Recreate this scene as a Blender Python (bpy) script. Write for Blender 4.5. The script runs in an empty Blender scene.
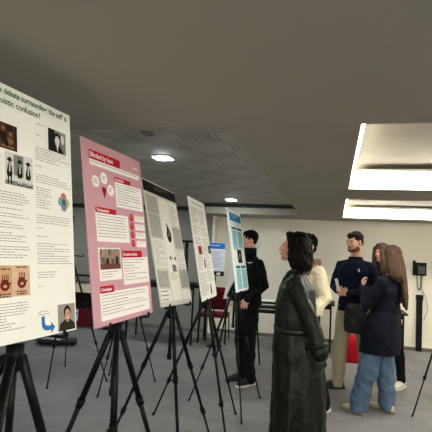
import bpy, bmesh, math, random
from mathutils import Vector, Matrix, Euler
from math import sin, cos, pi, radians
random.seed(7)
S = bpy.context.scene
C = S.collection

# ------------------------------------------------------------ camera
CAM_H = 1.54
cam = bpy.data.cameras.new('camera'); cam_o = bpy.data.objects.new('camera', cam); C.objects.link(cam_o)
cam.sensor_width = 36; cam.sensor_fit = 'HORIZONTAL'; cam.lens = 36 * 460 / 432
cam.clip_start = .02; cam.clip_end = 60
# rows: where the room's x, y, z axes point in the camera (x right, y down, z forward)
RX = Vector((0.96707579, 0.02964435, -0.25275607)); RY = Vector((0.24956804, 0.08388842, 0.96471681)); RZ = Vector((0.04980171, -0.99603411, 0.07372818))
right = Vector((RX[0], RY[0], RZ[0])); down = Vector((RX[1], RY[1], RZ[1])); fwd = Vector((RX[2], RY[2], RZ[2]))
m = Matrix((right, -down, -fwd)).transposed().to_4x4(); m.translation = Vector((0, 0, CAM_H))
cam_o.matrix_world = m
S.camera = cam_o

# ------------------------------------------------------------ world and exposure
w = bpy.data.worlds.new('world'); S.world = w; w.use_nodes = True
w.node_tree.nodes['Background'].inputs[0].default_value = (.5, .5, .48, 1)
w.node_tree.nodes['Background'].inputs[1].default_value = .8
S.view_settings.view_transform = 'Standard'; S.view_settings.look = 'None'
S.view_settings.gamma = 1; S.view_settings.use_curve_mapping = False
S.view_settings.exposure = 2.6
STRIP = 20.0          # cove strip lights
DOWNL = 40.0           # small square ceiling lights

# ------------------------------------------------------------ materials
def s2l(c):
    return tuple(((v / 255) / 12.92 if v / 255 <= .04045 else ((v / 255 + .055) / 1.055) ** 2.4) for v in c)
_m = {}
def mat(name, rgb, rough=.6, metal=0, noise=0, nscale=20, bump=0, bscale=60, spec=.5, coat=0, sheen=0, stretch=None):
    if name in _m: return _m[name]
    M = bpy.data.materials.new(name); M.use_nodes = True; nt = M.node_tree; b = nt.nodes['Principled BSDF']
    c = s2l(rgb)
    if '_print' in name or '_ink' in name or 'paper' in name: rough, spec = .8, .12
    if 'fabric' in name or 'cloth' in name or 'knit' in name or 'wool' in name or 'denim' in name: spec = .15
    b.inputs['Base Color'].default_value = (*c, 1); b.inputs['Roughness'].default_value = rough
    b.inputs['Metallic'].default_value = metal; b.inputs['Specular IOR Level'].default_value = spec
    b.inputs['Coat Weight'].default_value = coat; b.inputs['Sheen Weight'].default_value = sheen
    tc = nt.nodes.new('ShaderNodeTexCoord'); src = tc.outputs['Object']
    if stretch:
        mp = nt.nodes.new('ShaderNodeMapping'); mp.inputs['Scale'].default_value = stretch
        nt.links.new(src, mp.inputs[0]); src = mp.outputs[0]
    if noise:
        n = nt.nodes.new('ShaderNodeTexNoise'); n.inputs['Scale'].default_value = nscale; n.inputs['Detail'].default_value = 4
        nt.links.new(src, n.inputs['Vector'])
        r = nt.nodes.new('ShaderNodeValToRGB'); r.color_ramp.elements[0].position = .3; r.color_ramp.elements[1].position = .7
        r.color_ramp.elements[0].color = (*[v * (1 - noise) for v in c], 1); r.color_ramp.elements[1].color = (*[min(1, v * (1 + noise)) for v in c], 1)
        nt.links.new(n.outputs['Fac'], r.inputs[0]); nt.links.new(r.outputs[0], b.inputs['Base Color'])
    if bump:
        n = nt.nodes.new('ShaderNodeTexNoise'); n.inputs['Scale'].default_value = bscale; n.inputs['Detail'].default_value = 3
        nt.links.new(src, n.inputs['Vector'])
        bp = nt.nodes.new('ShaderNodeBump'); bp.inputs['Strength'].default_value = bump; bp.inputs['Distance'].default_value = .01
        nt.links.new(n.outputs['Fac'], bp.inputs['Height']); nt.links.new(bp.outputs[0], b.inputs['Normal'])
    _m[name] = M; return M
def emit(name, rgb, st):
    M = bpy.data.materials.new(name); M.use_nodes = True; b = M.node_tree.nodes['Principled BSDF']
    b.inputs['Base Color'].default_value = (.9, .9, .88, 1); b.inputs['Emission Color'].default_value = (*rgb, 1); b.inputs['Emission Strength'].default_value = st
    return M
WALL = mat('wall_paint', (228, 223, 205), .75, noise=.03, nscale=2, bump=.1, bscale=90)
WALLG = mat('wall_paint_dimmed', (124, 125, 119), .75, noise=.03, nscale=2)  # wall paint darkened, the left side's dimmer light put into the colour
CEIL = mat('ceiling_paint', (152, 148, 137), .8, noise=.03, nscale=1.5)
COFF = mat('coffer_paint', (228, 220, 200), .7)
DARK = mat('painted_gap_shade', (38, 36, 34), .8)  # dark colour standing in for the shade in the ceiling gap
SKIRT = mat('skirting_paint', (96, 90, 84), .6)
def carpet():
    M = bpy.data.materials.new('carpet'); M.use_nodes = True; nt = M.node_tree; b = nt.nodes['Principled BSDF']; L = nt.links.new
    tc = nt.nodes.new('ShaderNodeTexCoord')
    n1 = nt.nodes.new('ShaderNodeTexNoise'); n1.inputs['Scale'].default_value = 120; n1.inputs['Detail'].default_value = 2
    n2 = nt.nodes.new('ShaderNodeTexNoise'); n2.inputs['Scale'].default_value = 1.1; n2.inputs['Detail'].default_value = 9; n2.inputs['Roughness'].default_value = .72; n2.inputs['Distortion'].default_value = .6
    L(tc.outputs['Object'], n1.inputs[0]); L(tc.outputs['Object'], n2.inputs[0])
    r1 = nt.nodes.new('ShaderNodeValToRGB'); e = r1.color_ramp.elements
    e[0].position = .35; e[1].position = .68; e[0].color = (*s2l((90, 89, 88)), 1); e[1].color = (*s2l((142, 140, 138)), 1)
    r2 = nt.nodes.new('ShaderNodeValToRGB'); e = r2.color_ramp.elements
    e[0].position = .38; e[1].position = .6; e[0].color = (.66, .66, .66, 1); e[1].color = (1, 1, 1, 1)
    mx = nt.nodes.new('ShaderNodeMix'); mx.data_type = 'RGBA'; mx.blend_type = 'MULTIPLY'; mx.inputs[0].default_value = 1
    L(n1.outputs['Fac'], r1.inputs[0]); L(n2.outputs['Fac'], r2.inputs[0]); L(r1.outputs[0], mx.inputs[6]); L(r2.outputs[0], mx.inputs[7])
    L(mx.outputs[2], b.inputs['Base Color']); b.inputs['Roughness'].default_value = .95
    bp = nt.nodes.new('ShaderNodeBump'); bp.inputs['Strength'].default_value = .4; bp.inputs['Distance'].default_value = .004
    L(n1.outputs['Fac'], bp.inputs['Height']); L(bp.outputs[0], b.inputs['Normal']); return M
def slotted():
    """metal ceiling planks with staggered groups of slots"""
    M = bpy.data.materials.new('slotted_ceiling_panel'); M.use_nodes = True; nt = M.node_tree; b = nt.nodes['Principled BSDF']; L = nt.links.new
    tc = nt.nodes.new('ShaderNodeTexCoord'); mp = nt.nodes.new('ShaderNodeMapping'); L(tc.outputs['Object'], mp.inputs[0])
    br = nt.nodes.new('ShaderNodeTexBrick'); L(mp.outputs[0], br.inputs[0])
    br.inputs['Scale'].default_value = 1; br.inputs['Brick Width'].default_value = .6; br.inputs['Row Height'].default_value = .3
    br.inputs['Mortar Size'].default_value = .012; br.offset = .5
    br.inputs['Color1'].default_value = (*s2l((176, 174, 167)), 1); br.inputs['Color2'].default_value = (*s2l((170, 168, 161)), 1); br.inputs['Mortar'].default_value = (*s2l((150, 148, 141)), 1)
    # slots: fine dark lines along y, in patches
    sep = nt.nodes.new('ShaderNodeSeparateXYZ'); L(tc.outputs['Object'], sep.inputs[0])
    def math_(op, a, bval=None, c=None):
        n = nt.nodes.new('ShaderNodeMath'); n.operation = op
        if isinstance(a, (int, float)): n.inputs[0].default_value = a
        else: L(a, n.inputs[0])
        if bval is not None:
            if isinstance(bval, (int, float)): n.inputs[1].default_value = bval
            else: L(bval, n.inputs[1])
        return n.outputs[0]
    fx = math_('FRACT', math_('MULTIPLY', sep.outputs[0], 1 / .045)); slot = math_('LESS_THAN', fx, .45)
    row = math_('FLOOR', math_('MULTIPLY', sep.outputs[1], 1 / .3)); odd = math_('MULTIPLY', math_('MODULO', row, 2.0), .5)
    px = math_('FRACT', math_('ADD', math_('MULTIPLY', sep.outputs[0], 1 / .6), odd)); patch = math_('MULTIPLY', math_('GREATER_THAN', px, .12), math_('LESS_THAN', px, .62))
    fy = math_('FRACT', math_('MULTIPLY', sep.outputs[1], 1 / .3)); py = math_('MULTIPLY', math_('GREATER_THAN', fy, .15), math_('LESS_THAN', fy, .85))
    f = math_('MULTIPLY', math_('MULTIPLY', slot, patch), py)
    mx = nt.nodes.new('ShaderNodeMix'); mx.data_type = 'RGBA'; L(f, mx.inputs[0]); L(br.outputs[0], mx.inputs[6]); mx.inputs[7].default_value = (*s2l((138, 136, 130)), 1)
    L(mx.outputs[2], b.inputs['Base Color']); b.inputs['Roughness'].default_value = .55
    return M
CARPET = carpet(); SLOT = slotted()
BLACKM = mat('black_metal', (8, 8, 9), .45, spec=.18); BLACKP = mat('black_plastic', (6, 6, 7), .5, spec=.15)
PAPER = mat('poster_paper', (238, 238, 230), .5); PAPERG = mat('poster_paper_grey', (206, 206, 196), .5)
PINK = mat('pink_paper', (206, 158, 170), .5); WHITEP = mat('white_print', (246, 242, 238), .5)
RED = mat('red_print', (190, 14, 34), .5); DRED = mat('dark_red_print', (130, 12, 24), .5)
INK = mat('grey_ink', (142, 140, 134), .6); INKD = mat('dark_ink', (46, 44, 42), .6); GREEN = mat('green_ink', (48, 112, 64), .6)
BLK = mat('black_print', (20, 18, 17), .5); GREYP = mat('grey_print', (176, 175, 166), .6); BLUE = mat('blue_print', (32, 108, 188), .5)
TEAL = mat('teal_print', (92, 176, 196), .5); TEALD = mat('dark_teal_print', (26, 100, 122), .5); CYAN = mat('pale_cyan_print', (196, 232, 236), .5)
STRIPN = emit('strip_light_wall_fill', (1, .96, .88), STRIP * .2)
STRIPF = emit('strip_light_front', (1, .96, .88), STRIP * .12)
STRIPM = emit('strip_light', (1, .96, .88), STRIP)
STRIPD = emit('strip_light_unseen', (1, .96, .89), STRIP * .42)
DLM = emit('downlight_glow', (.9, .97, 1), DOWNL)

# ------------------------------------------------------------ mesh helpers
def obj(name, bm, m, parent=None, smooth=False):
    me = bpy.data.meshes.new(name); bmesh.ops.recalc_face_normals(bm, faces=bm.faces[:]); bm.to_mesh(me); bm.free()
    for x in (m if isinstance(m, (list, tuple)) else [m]): me.materials.append(x)
    if smooth: me.polygons.foreach_set('use_smooth', [True] * len(me.polygons))
    o = bpy.data.objects.new(name, me); C.objects.link(o)
    if parent: o.parent = parent
    return o
def tag(o, label=None, cat=None, group=None, kind=None):
    if label: o['label'] = label
    if cat: o['category'] = cat
    if group: o['group'] = group
    if kind: o['kind'] = kind
    return o
def thing(name, label, cat, loc=(0, 0, 0), rz=0, group=None):
    o = bpy.data.objects.new(name, None); C.objects.link(o); o.location = loc; o.rotation_euler = (0, 0, rz); o.empty_display_size = .1
    return tag(o, label, cat, group)
def box(bm, lo, hi, mi=0, bev=0):
    lo = Vector(lo); hi = Vector(hi); r = bmesh.ops.create_cube(bm, size=1)
    for v in r['verts']: v.co = Vector(((lo[i] + hi[i]) / 2 + v.co[i] * (hi[i] - lo[i]) for i in range(3)))
    fs = set(f for v in r['verts'] for f in v.link_faces)
    for f in fs: f.material_index = mi
    if bev:
        es = list(set(e for f in fs for e in f.edges))
        bmesh.ops.bevel(bm, geom=es, offset=bev, segments=2, affect='EDGES', profile=.6)
    return fs
def loft(bm, rings, mi=0, cap=True):
    """rings: lists of Vectors, same count"""
    V = [[bm.verts.new(p) for p in r] for r in rings]; n = len(V[0])
    for a, b in zip(V, V[1:]):
        for i in range(n):
            f = bm.faces.new((a[i], a[(i + 1) % n], b[(i + 1) % n], b[i])); f.material_index = mi
    if cap:
        for r in (V[0], V[-1]):
            f = bm.faces.new(r); f.material_index = mi
def frame(d, up=None):
    d = Vector(d).normalized(); up = Vector(up or (0, 0, 1))
    if abs(d.dot(up.normalized())) > .98: up = Vector((0, 1, 0))
    a = up.cross(d).normalized(); return a, d.cross(a).normalized()
def limb(bm, pts, rad, n=14, mi=0, up=None, round_=True):
    """a round-ended tapering tube through pts; rad: number or (ra, rb) for each"""
    pts = [Vector(p) for p in pts]; rad = [(r, r) if isinstance(r, (int, float)) else r for r in rad]
    rings = []; P = []; 
    for i, p in enumerate(pts):
        d = (pts[min(i + 1, len(pts) - 1)] - pts[max(i - 1, 0)])
        P.append((p, d.normalized(), rad[i]))
    seq = []
    if round_:
        p, d, r = P[0]; rm = min(r)
        for k in (80, 55, 30): seq.append((p - d * rm * sin(radians(k)), d, (r[0] * cos(radians(k)), r[1] * cos(radians(k)))))
    seq += P
    if round_:
        p, d, r = P[-1]; rm = min(r)
        for k in (30, 55, 80): seq.append((p + d * rm * sin(radians(k)), d, (r[0] * cos(radians(k)), r[1] * cos(radians(k)))))
    pa = None
    for p, d, r in seq:
        a, b = frame(d, up)
        if pa is not None and up is None:
            a = (pa - d * pa.dot(d)).normalized(); b = d.cross(a)
        pa = a
        rings.append([p + a * r[0] * cos(2 * pi * k / n) + b * r[1] * sin(2 * pi * k / n) for k in range(n)])
    loft(bm, rings, mi)
def rod(bm, a, b, r, r2=None, n=12, mi=0): limb(bm, [a, b], [r, r2 or r], n, mi, round_=False)
def ell(bm, c, r, rot=None, n=20, mi=0):
    q = bmesh.ops.create_uvsphere(bm, u_segments=n, v_segments=n // 2 + 2, radius=1); R = rot.to_matrix() if rot else Matrix.Identity(3)
    for v in q['verts']: v.co = Vector(c) + R @ Vector((v.co[0] * r[0], v.co[1] * r[1], v.co[2] * r[2]))
    for f in set(f for v in q['verts'] for f in v.link_faces): f.material_index = mi

# ------------------------------------------------------------ room shell
ZC, ZR = 2.18, 2.35
bm = bmesh.new(); box(bm, (-7, -3.6, -.1), (4.6, 8.75, 0)); tag(obj('floor', bm, CARPET), kind='structure')
bm = bmesh.new(); box(bm, (-2.25, 8.6, 0), (4.5, 8.8, 2.6)); tag(obj('wall_back', bm, WALL), kind='structure')
bm = bmesh.new(); box(bm, (-7, 8.4, 0), (-2.25, 8.8, 2.6)); tag(obj('wall_back_left', bm, WALLG), kind='structure')
bm = bmesh.new(); box(bm, (-2.255, 8.385, 0), (-2.2, 8.6, 2.35)); tag(obj('trim_1', bm, WALL), kind='structure')
bm = bmesh.new(); box(bm, (-7, 8.37, 2.27), (-2.2, 8.4, 2.345)); tag(obj('gap_shade_strip_left', bm, DARK), kind='structure')  # dark strip painted in place of the shaded gap
bm = bmesh.new(); box(bm, (-7.1, -3.6, 0), (-6.9, 8.75, 2.6)); tag(obj('wall_left', bm, WALL), kind='structure')
bm = bmesh.new(); box(bm, (4.4, -3.6, 0), (4.6, 8.75, 2.6)); tag(obj('wall_right', bm, WALL), kind='structure')
bm = bmesh.new(); box(bm, (-2.2, 8.585, 0), (4.4, 8.6, .06)); tag(obj('baseboard_back', bm, SKIRT), kind='structure')
bm = bmesh.new(); box(bm, (-7, 8.385, 0), (-2.255, 8.4, .06)); tag(obj('baseboard_left', bm, SKIRT), kind='structure')
# ceiling: soffit at ZC with one slatted recess on the left and three light coffers on the right, the nearest unseen and added
bm = bmesh.new()
X0, X1, XR, XC, XD = -6.95, 4.45, -.57, .10, 3.6
TOP = 2.6
def slab(x0, x1, y0, y1): box(bm, (x0, y0, ZC), (x1, y1, TOP))
slab(X0, X1, -3.55, -1.6); slab(X0, XC, -1.6, 2.28); slab(XD, X1, -1.6, 8.65)
slab(XC, XD, .75, 2.28); slab(XR, XC, 2.28, 8.65); slab(XC, XD, 4.52, 5.34); slab(XC, XD, 7.88, 8.65)
slab(-2.22, XR, 7.72, 8.65)
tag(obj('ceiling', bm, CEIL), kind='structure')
bm = bmesh.new(); box(bm, (X0, 2.28, ZR), (XR, 8.39, ZR + .05)); tag(obj('ceiling_recess', bm, SLOT), kind='structure')
bm = bmesh.new(); box(bm, (-2.3, 7.7, ZC + .11), (XR, 7.722, ZR)); tag(obj('gap_shade_strip_recess', bm, DARK), kind='structure')  # shade of the gap at the recess end, as a dark strip
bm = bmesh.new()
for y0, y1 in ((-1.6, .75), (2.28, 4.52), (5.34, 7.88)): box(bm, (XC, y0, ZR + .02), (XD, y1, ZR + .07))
tag(obj('ceiling_coffer', bm, mat('coffer_ceiling_shade', (132, 124, 106), .6)), kind='structure')  # darker copy of the ceiling paint, shade put into its colour
# bright painted linings of the coffers
bm = bmesh.new()
for y0, y1 in ((-1.6, .75), (2.28, 4.52), (5.34, 7.88)):
    box(bm, (XC, y1 - .006, ZC + .002), (XD, y1 - .001, ZR + .02)); box(bm, (XC, y0 + .001, ZC + .002), (XD, y0 + .006, ZR + .02))
    box(bm, (XC + .001, y0, ZC + .002), (XC + .006, y1, ZR + .02)); box(bm, (XD - .006, y0, ZC + .002), (XD - .001, y1, ZR + .02))
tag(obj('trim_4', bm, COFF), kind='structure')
# cove strip lights
def strip(lo, hi, label, m=None):
    t = thing('strip_light', label, 'ceiling light', ((lo[0] + hi[0]) / 2, (lo[1] + hi[1]) / 2, lo[2]), group=None)
    o = Vector(t.location)
    b1 = bmesh.new(); box(b1, Vector(lo) - o, Vector(hi) - o, bev=.003)
    for f_ in b1.faces: f_.normal_update(); f_.material_index = 0 if f_.normal.z < -.5 else 1
    obj('diffuser', b1, [m or STRIPM, m or STRIPF], t)
    ov = .12 if 'far side' in label else 0
    b1 = bmesh.new(); box(b1, (lo[0] - o[0], lo[1] - o[1] - ov, hi[2] - lo[2] + .001), (hi[0] - o[0], hi[1] - o[1], hi[2] - lo[2] + .02)); obj('housing', b1, mat('white_metal', (225, 222, 212), .5), t)
for y0, y1, nm in ((-1.6, .75, 'added unseen coffer nearest the viewer'), (2.28, 4.52, 'larger front ceiling coffer'), (5.34, 7.88, 'rear ceiling coffer by the wall')):
    if y0 > 0:
        strip((XC + .12, y1 - .075, 2.255), (XD - .1, y1 - .01, 2.32), 'long warm white strip light on far side of the ' + nm)
    else:  # unseen strips, added to light the nearer posters
        strip((XC + .12, y1 - .6, 2.255), (XD - .1, y1 - .53, 2.32), 'long warm white strip light across the ' + nm, STRIPD)
        strip((XC + .12, y0 + .5, 2.255), (XD - .1, y0 + .57, 2.32), 'second warm white strip light across the ' + nm, STRIPD)
    if y0 > 5: strip((XC + .12, y0 + .02, 2.255), (XD - .1, y0 + .07, 2.32), 'added hidden strip light on near side of the ' + nm, STRIPN)  # hidden strip added to brighten the back wall
    strip((XC + .01, y0 + .1, 2.265), (XC + .04, y1 - .12, 2.32), 'short warm white strip light on left side of the ' + nm, STRIPF if y0 > 0 else STRIPD)
# two square downlights, four more added out of view to brighten the left, and a ceiling speaker in the slatted recess
for (x, y), lab in (((-1.53, 3.85), 'square white ceiling light, nearer one in the slatted recess'), ((-1.62, 7.1), 'square white ceiling light, farther one in the slatted recess'), ((-3.25, 3.85), 'added square ceiling light out of view in front row, second from right'), ((-5.0, 3.85), 'added square ceiling light out of view nearest the left wall, front row'), ((-3.4, 7.1), 'added square ceiling light out of view in rear row, second from right'), ((-5.0, 7.1), 'added square ceiling light out of view nearest the left wall, rear row')):
    t = thing('ceiling_light', lab, 'ceiling light', (x, y, ZR), group=None)
    b1 = bmesh.new(); box(b1, (-.085, -.085, -.008), (.085, .085, 0), bev=.003); obj('frame', b1, mat('white_metal', (225, 222, 212), .5), t)
    b1 = bmesh.new(); box(b1, (-.07, -.07, -.011), (.07, .07, -.0085)); obj('diffuser', b1, DLM, t)
b1 = bmesh.new(); rod(b1, (0, 0, 0), (0, 0, -.015), .045, .04, 20); rod(b1, (0, 0, -.015), (0, 0, -.025), .02, .015, 16)
o = obj('smoke_detector', b1, mat('grey_plastic', (120, 118, 112), .5)); o.location = (-1.32, 3.0, ZR); tag(o, 'small round grey smoke detector in the slatted ceiling recess', 'smoke detector')

# ------------------------------------------------------------ flat print helpers (poster plane: x across, z up, facing -y)
def rect(u0, v0, u1, v1): return [(u0, v0), (u1, v0), (u1, v1), (u0, v1)]
def disc(u, v, r, r2=None, n=24, a=0): 
    r2 = r2 or r; return [(u + r * cos(2 * pi * k / n) * cos(a) - r2 * sin(2 * pi * k / n) * sin(a), v + r * cos(2 * pi * k / n) * sin(a) + r2 * sin(2 * pi * k / n) * cos(a)) for k in range(n)]
def flat(name, parent, shapes, mats, y0=.0006, step=.0004):
    """shapes: (polygon, material index, layer)"""
    bm = bmesh.new()
    for poly, mi, ly in shapes:
        try: f = bm.faces.new([bm.verts.new((p[0], -(y0 + ly * step), p[1])) for p in poly]); f.material_index = mi
        except ValueError: pass
    me = bpy.data.meshes.new(name)
    bm.normal_update()
    for f in bm.faces:
        if f.normal.y > 0: f.normal_flip()
    bm.to_mesh(me); bm.free()
    for x in mats: me.materials.append(x)
    o = bpy.data.objects.new(name, me); C.objects.link(o); o.parent = parent; return o
def lines(u0, v0, u1, v1, pitch=.0085, h=.0024, rag=.15, mi=0, ly=0):
    out = []; v = v1 - h
    while v >= v0:
        end = u1 - (random.random() * (u1 - u0) * rag if random.random() < .7 else (u1 - u0) * random.uniform(.2, .6) * (rag > 0))
        u = u0
        while u < end:
            wl = random.uniform(.008, .022); e = min(u + wl, end)
            if e - u > .003: out.append((rect(u, v, e, v + h * random.uniform(.8, 1.1)), mi, ly))
            u = e + .003
        v -= pitch
    return out
def words(name, txt, parent, u, v, size, m, y=.0012, bold=.0, align='LEFT', sx=1.0, width=None):
    cu = bpy.data.curves.new('words', 'FONT'); cu.body = txt; cu.size = size; cu.offset = bold; cu.align_x = align; cu.resolution_u = 3
    to = bpy.data.objects.new('words', cu); C.objects.link(to)
    me = bpy.data.meshes.new_from_object(to, depsgraph=bpy.context.evaluated_depsgraph_get())
    bpy.data.objects.remove(to)
    xs = [q.co.x for q in me.vertices]; x0, x1 = min(xs), max(xs)
    if width: sx = width / (x1 - x0)
    for q in me.vertices:
        a, b = q.co.x, q.co.y; q.co = Vector((u + (a - (x0 if align == 'LEFT' else 0)) * sx, -y, v + b))
    me.name = name; me.materials.clear(); me.materials.append(m)
    o = bpy.data.objects.new(name, me); C.objects.link(o); o.parent = parent; return o
PW, PH = .594, .841
def poster(name, label, c, ang, m, group=None):
    t = bpy.data.objects.new(name, None); C.objects.link(t); t.empty_display_size = .1
    yaw, lean, roll = [radians(a) for a in ang]
    R = Matrix.Rotation(yaw, 4, 'Z') @ Matrix.Rotation(lean, 4, 'X') @ Matrix.Rotation(roll, 4, 'Y')
    t.matrix_world = Matrix.Translation(c) @ R
    tag(t, label, 'poster', group)
    bm = bmesh.new(); box(bm, (-PW / 2, 0, -PH / 2), (PW / 2, .006, PH / 2)); obj('board', bm, m, t); return t

POS = [((-1.016, 1.298, 1.634), (85.8, -7.5, .6)), ((-1.027, 2.08, 1.599), (88.2, -9, -.4)), ((-1.12, 3.014, 1.566), (89.2, -14.1, 2.5)),
       ((-1.085, 3.768, 1.546), (93.3, -11.3, .3)), ((-.977, 4.717, 1.548), (88.7, -9.5, .8))]
# --- poster 1
p = poster('poster', 'white poster with green blackletter style title and old portraits, nearest on the left', *POS[0], PAPER)
words('title', "Is the debate surrounding 'the self' is", p, -.120, .388, .030, GREEN, bold=.0006, width=.393)
words('title', "a linguistic confusion?", p, -.130, .353, .030, GREEN, bold=.0006, width=.25)
tx = []
for a, b in ((.286, .205), (.145, .06), (.06, -.16), (-.296, -.385)): tx += lines(-.27, b, -.08 if a > .07 else .055, a, .0088)
tx += lines(-.27, -.17, -.09, -.165)
tx += lines(.098, .326, .14, .331, .02) + lines(.097, .284, .125, .290, .02)
for a, b in ((.244, .19), (.176, .172), (.145, .115), (-.0, -.035), (-.045, -.052), (-.075, -.082), (-.1, -.175), (-.2, -.222), (-.248, -.253)):
    tx += lines(.09, b, .285 if a < .2 and a - b > .01 else (.155 if a - b < .01 else .285), a, .0088)
tx += lines(.09, .02, .175, .098, .0088) + lines(.088, -.35, .175, -.335, .0088)
flat('body_text', p, tx, [INK])
BR1, BR2, BR3 = mat('umber_print', (66, 42, 26), .5, noise=.6, nscale=30), mat('ochre_print', (122, 92, 56), .5), mat('dark_umber_print', (34, 20, 14), .5)
flat('picture', p, [(rect(-.145, .201, .003, .288), 0, 0), (disc(-.06, .268, .008, .010), 1, 2), (disc(-.058, .243, .014, .02), 2, 1), (disc(-.03, .23, .016, .010), 1, 1), (disc(-.028, .255, .007, .009), 1, 2), (disc(-.026, .27, .012, .01), 2, 1), (rect(-.07, .207, -.01, .214), 1, 1), (disc(-.045, .222, .008, .012), 2, 2), (rect(-.01, .205, .0, .285), 2, 1)], [BR1, BR2, BR3])
GR1, GR2, GR3 = mat('mid_grey_print', (128, 128, 122), .5, noise=.3, nscale=40), mat('black_photo_print', (24, 24, 24), .5), mat('pale_grey_print', (212, 212, 204), .5)
sh = [(rect(-.053, .085, .075, .195), 2, 0), (rect(-.015, .12, .03, .19), 0, 1), (rect(-.053, .085, .075, .1), 0, 1)]
for x, s in ((-.034, 0), (.012, 1), (.052, 1)):
    sh += [([(x - .015, .167), (x, .162), (x + .015, .167), (x + .008, .171), (x - .008, .171)], 1, 3), (rect(x - .007, .167, x + .007, .176), 1, 3), (disc(x, .159, .006, .008), 0, 2),
           ([(x - .008, .152), (x + .008, .152), (x + .013, .125), (x + .010, .112), (x - .010, .112), (x - .013, .125)], 1, 2),
           (rect(x - .009, .092, x - .003, .114), 2 if s else 1, 3), (rect(x + .003, .092, x + .009, .114), 2 if s else 1, 3),
           (rect(x - .011, .088, x - .003, .093), 1, 4), (rect(x + .003, .088, x + .011, .093), 1, 4), (rect(x - .003, .128, x + .002, .152), 2, 4)]
flat('picture', p, sh, [GR1, GR2, GR3])
flat('picture', p, [(rect(.162, .248, .265, .334), 0, 0), (rect(.162, .248, .2, .334), 1, 1), (disc(.213, .299, .022, .026), 1, 2), (disc(.213, .293, .014, .019), 2, 3),
     ([(.178, .248), (.196, .272), (.206, .277), (.222, .277), (.236, .27), (.252, .248)], 1, 2), ([(.206, .276), (.22, .276), (.213, .25)], 2, 3), (disc(.245, .305, .01, .02), 2, 1)], [GR1, GR2, GR3])
dc = [mat('pale_red_print', (196, 120, 110), .5), mat('pale_teal_print', (110, 170, 160), .5), mat('pale_olive_print', (180, 184, 130), .5), mat('slate_print', (120, 130, 150), .5), mat('deep_slate_print', (74, 84, 100), .5)]
flat('diagram', p, [(disc(.242, .078, .017, .019), 0, 0), (disc(.225, .061, .017), 1, 1), (disc(.259, .059, .017), 2, 2), (disc(.242, .044, .017, .019), 3, 3), (disc(.242, .061, .012), 4, 4)], dc)
TAN, TAN2, MRN = mat('tan_print', (198, 160, 126), .5, noise=.12, nscale=40), mat('pale_tan_print', (212, 176, 146), .5, noise=.12, nscale=40), mat('maroon_print', (110, 38, 26), .5)
sh = [(rect(-.11, -.276, -.028, -.177), 0, 0), (rect(-.027, -.276, .051, -.177), 1, 0)]
for x, v in ((-.06, -.232), (.013, -.226)):
    sh += [(disc(x, v - .008, .02, .017), 2, 1), (rect(x - .015, v + .005, x + .015, v + .01), 2, 1)] + [(rect(x - .013 + k * .008, v + .008, x - .009 + k * .008, v + .026), 2, 1) for k in range(4)]
    sh += [([(x + .016, v - .002), (x + .026, v + .004), (x + .027, v), (x + .017, v - .01)], 2, 1), (disc(x, v - .01, .008, .005), 0, 2)]
    sh += lines(x - .024, v - .048, x + .024, v - .032, .008, .005, 0, 3, 1) + lines(x - .024, v + .034, x + .024, v + .046, .008, .005, 0, 3, 1)
flat('picture', p, sh, [TAN, TAN2, MRN, mat('sepia_ink', (110, 66, 48), .5)])
AB = mat('arrow_blue_print', (44, 116, 184), .5)
ar = [(.104, -.352), (.120, -.352), (.120, -.376), (.126, -.384), (.136, -.386), (.152, -.386), (.152, -.374), (.174, -.394), (.152, -.414), (.152, -.402), (.13, -.402), (.116, -.398), (.106, -.388), (.104, -.376)]
flat('arrow', p, [(ar[:6] + [(.152, -.386), (.152, -.402)] + ar[10:], 0, 0), ([(.152, -.374), (.174, -.394), (.152, -.414)], 0, 0)], [AB])
SKP, HRP, DKG, WLP = mat('skin_print', (206, 150, 118), .5), mat('dark_hair_print', (30, 22, 20), .5), mat('olive_black_print', (44, 44, 34), .5), mat('grey_room_print', (150, 146, 140), .5)
flat('photo', p, [(rect(.19, -.415, .29, -.32), 3, 0), ([(.195, -.415), (.2, -.39), (.228, -.376), (.258, -.376), (.285, -.392), (.29, -.415)], 2, 1), (disc(.243, -.35, .021, .024), 1, 2), (disc(.244, -.359, .0155, .021), 0, 3), (rect(.236, -.384, .252, -.374), 0, 2),
     (disc(.238, -.355, .0025, .0015), 1, 4), (disc(.250, -.355, .0025, .0015), 1, 4), (rect(.238, -.371, .250, -.3685), 4, 4)], [SKP, HRP, DKG, WLP, WHITEP])
# --- poster 2
p = poster('poster', 'pink poster with red heading boxes and white text panels', *POS[1], PINK)
def banner(u0, v0, u1, v1, txt, sz, pad=.008):
    f = flat('heading_banner', p, [(rect(u0, v0, u1, v1), 0, 2)], [RED])
    words('lettering', txt, p, u0 + pad, v0 + (v1 - v0 - sz * .68) / 2, sz, WHITEP, y=.0022, bold=.0006).parent = f
banner(-.242, .334, .05, .376, 'Blinded by love', .034)
def panel(u0, v0, u1, v1, pad=.012, pitch=.014, lined=True):
    f = flat('text_panel', p, [(rect(u0, v0, u1, v1), 0, 0)] + (lines(u0 + pad, v0 + pad, u1 - pad, v1 - pad, pitch, .0034, .12, 1, 1) if lined else []), [WHITEP, INK]); return f
panel(-.242, .305, .265, .332, .008, .02); panel(-.02, .13, .28, .258); panel(-.225, -.046, .092, .09)
panel(-.226, -.223, -.018, -.074, lined=False); panel(-.005, -.254, .285, -.118); panel(-.238, -.398, .265, -.274)
banner(-.021, .258, .152, .282, 'Introduction', .017); banner(-.222, .087, -.031, .113, 'The hypothesis', .018)
banner(-.001, -.121, .22, -.086, 'Discussion and data', .019); banner(-.233, -.278, -.11, -.246, 'Conclusion', .02)
flat('logo', p, lines(.195, .356, .262, .37, .007, .004, 0, 0, 0), [WHITEP])
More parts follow.
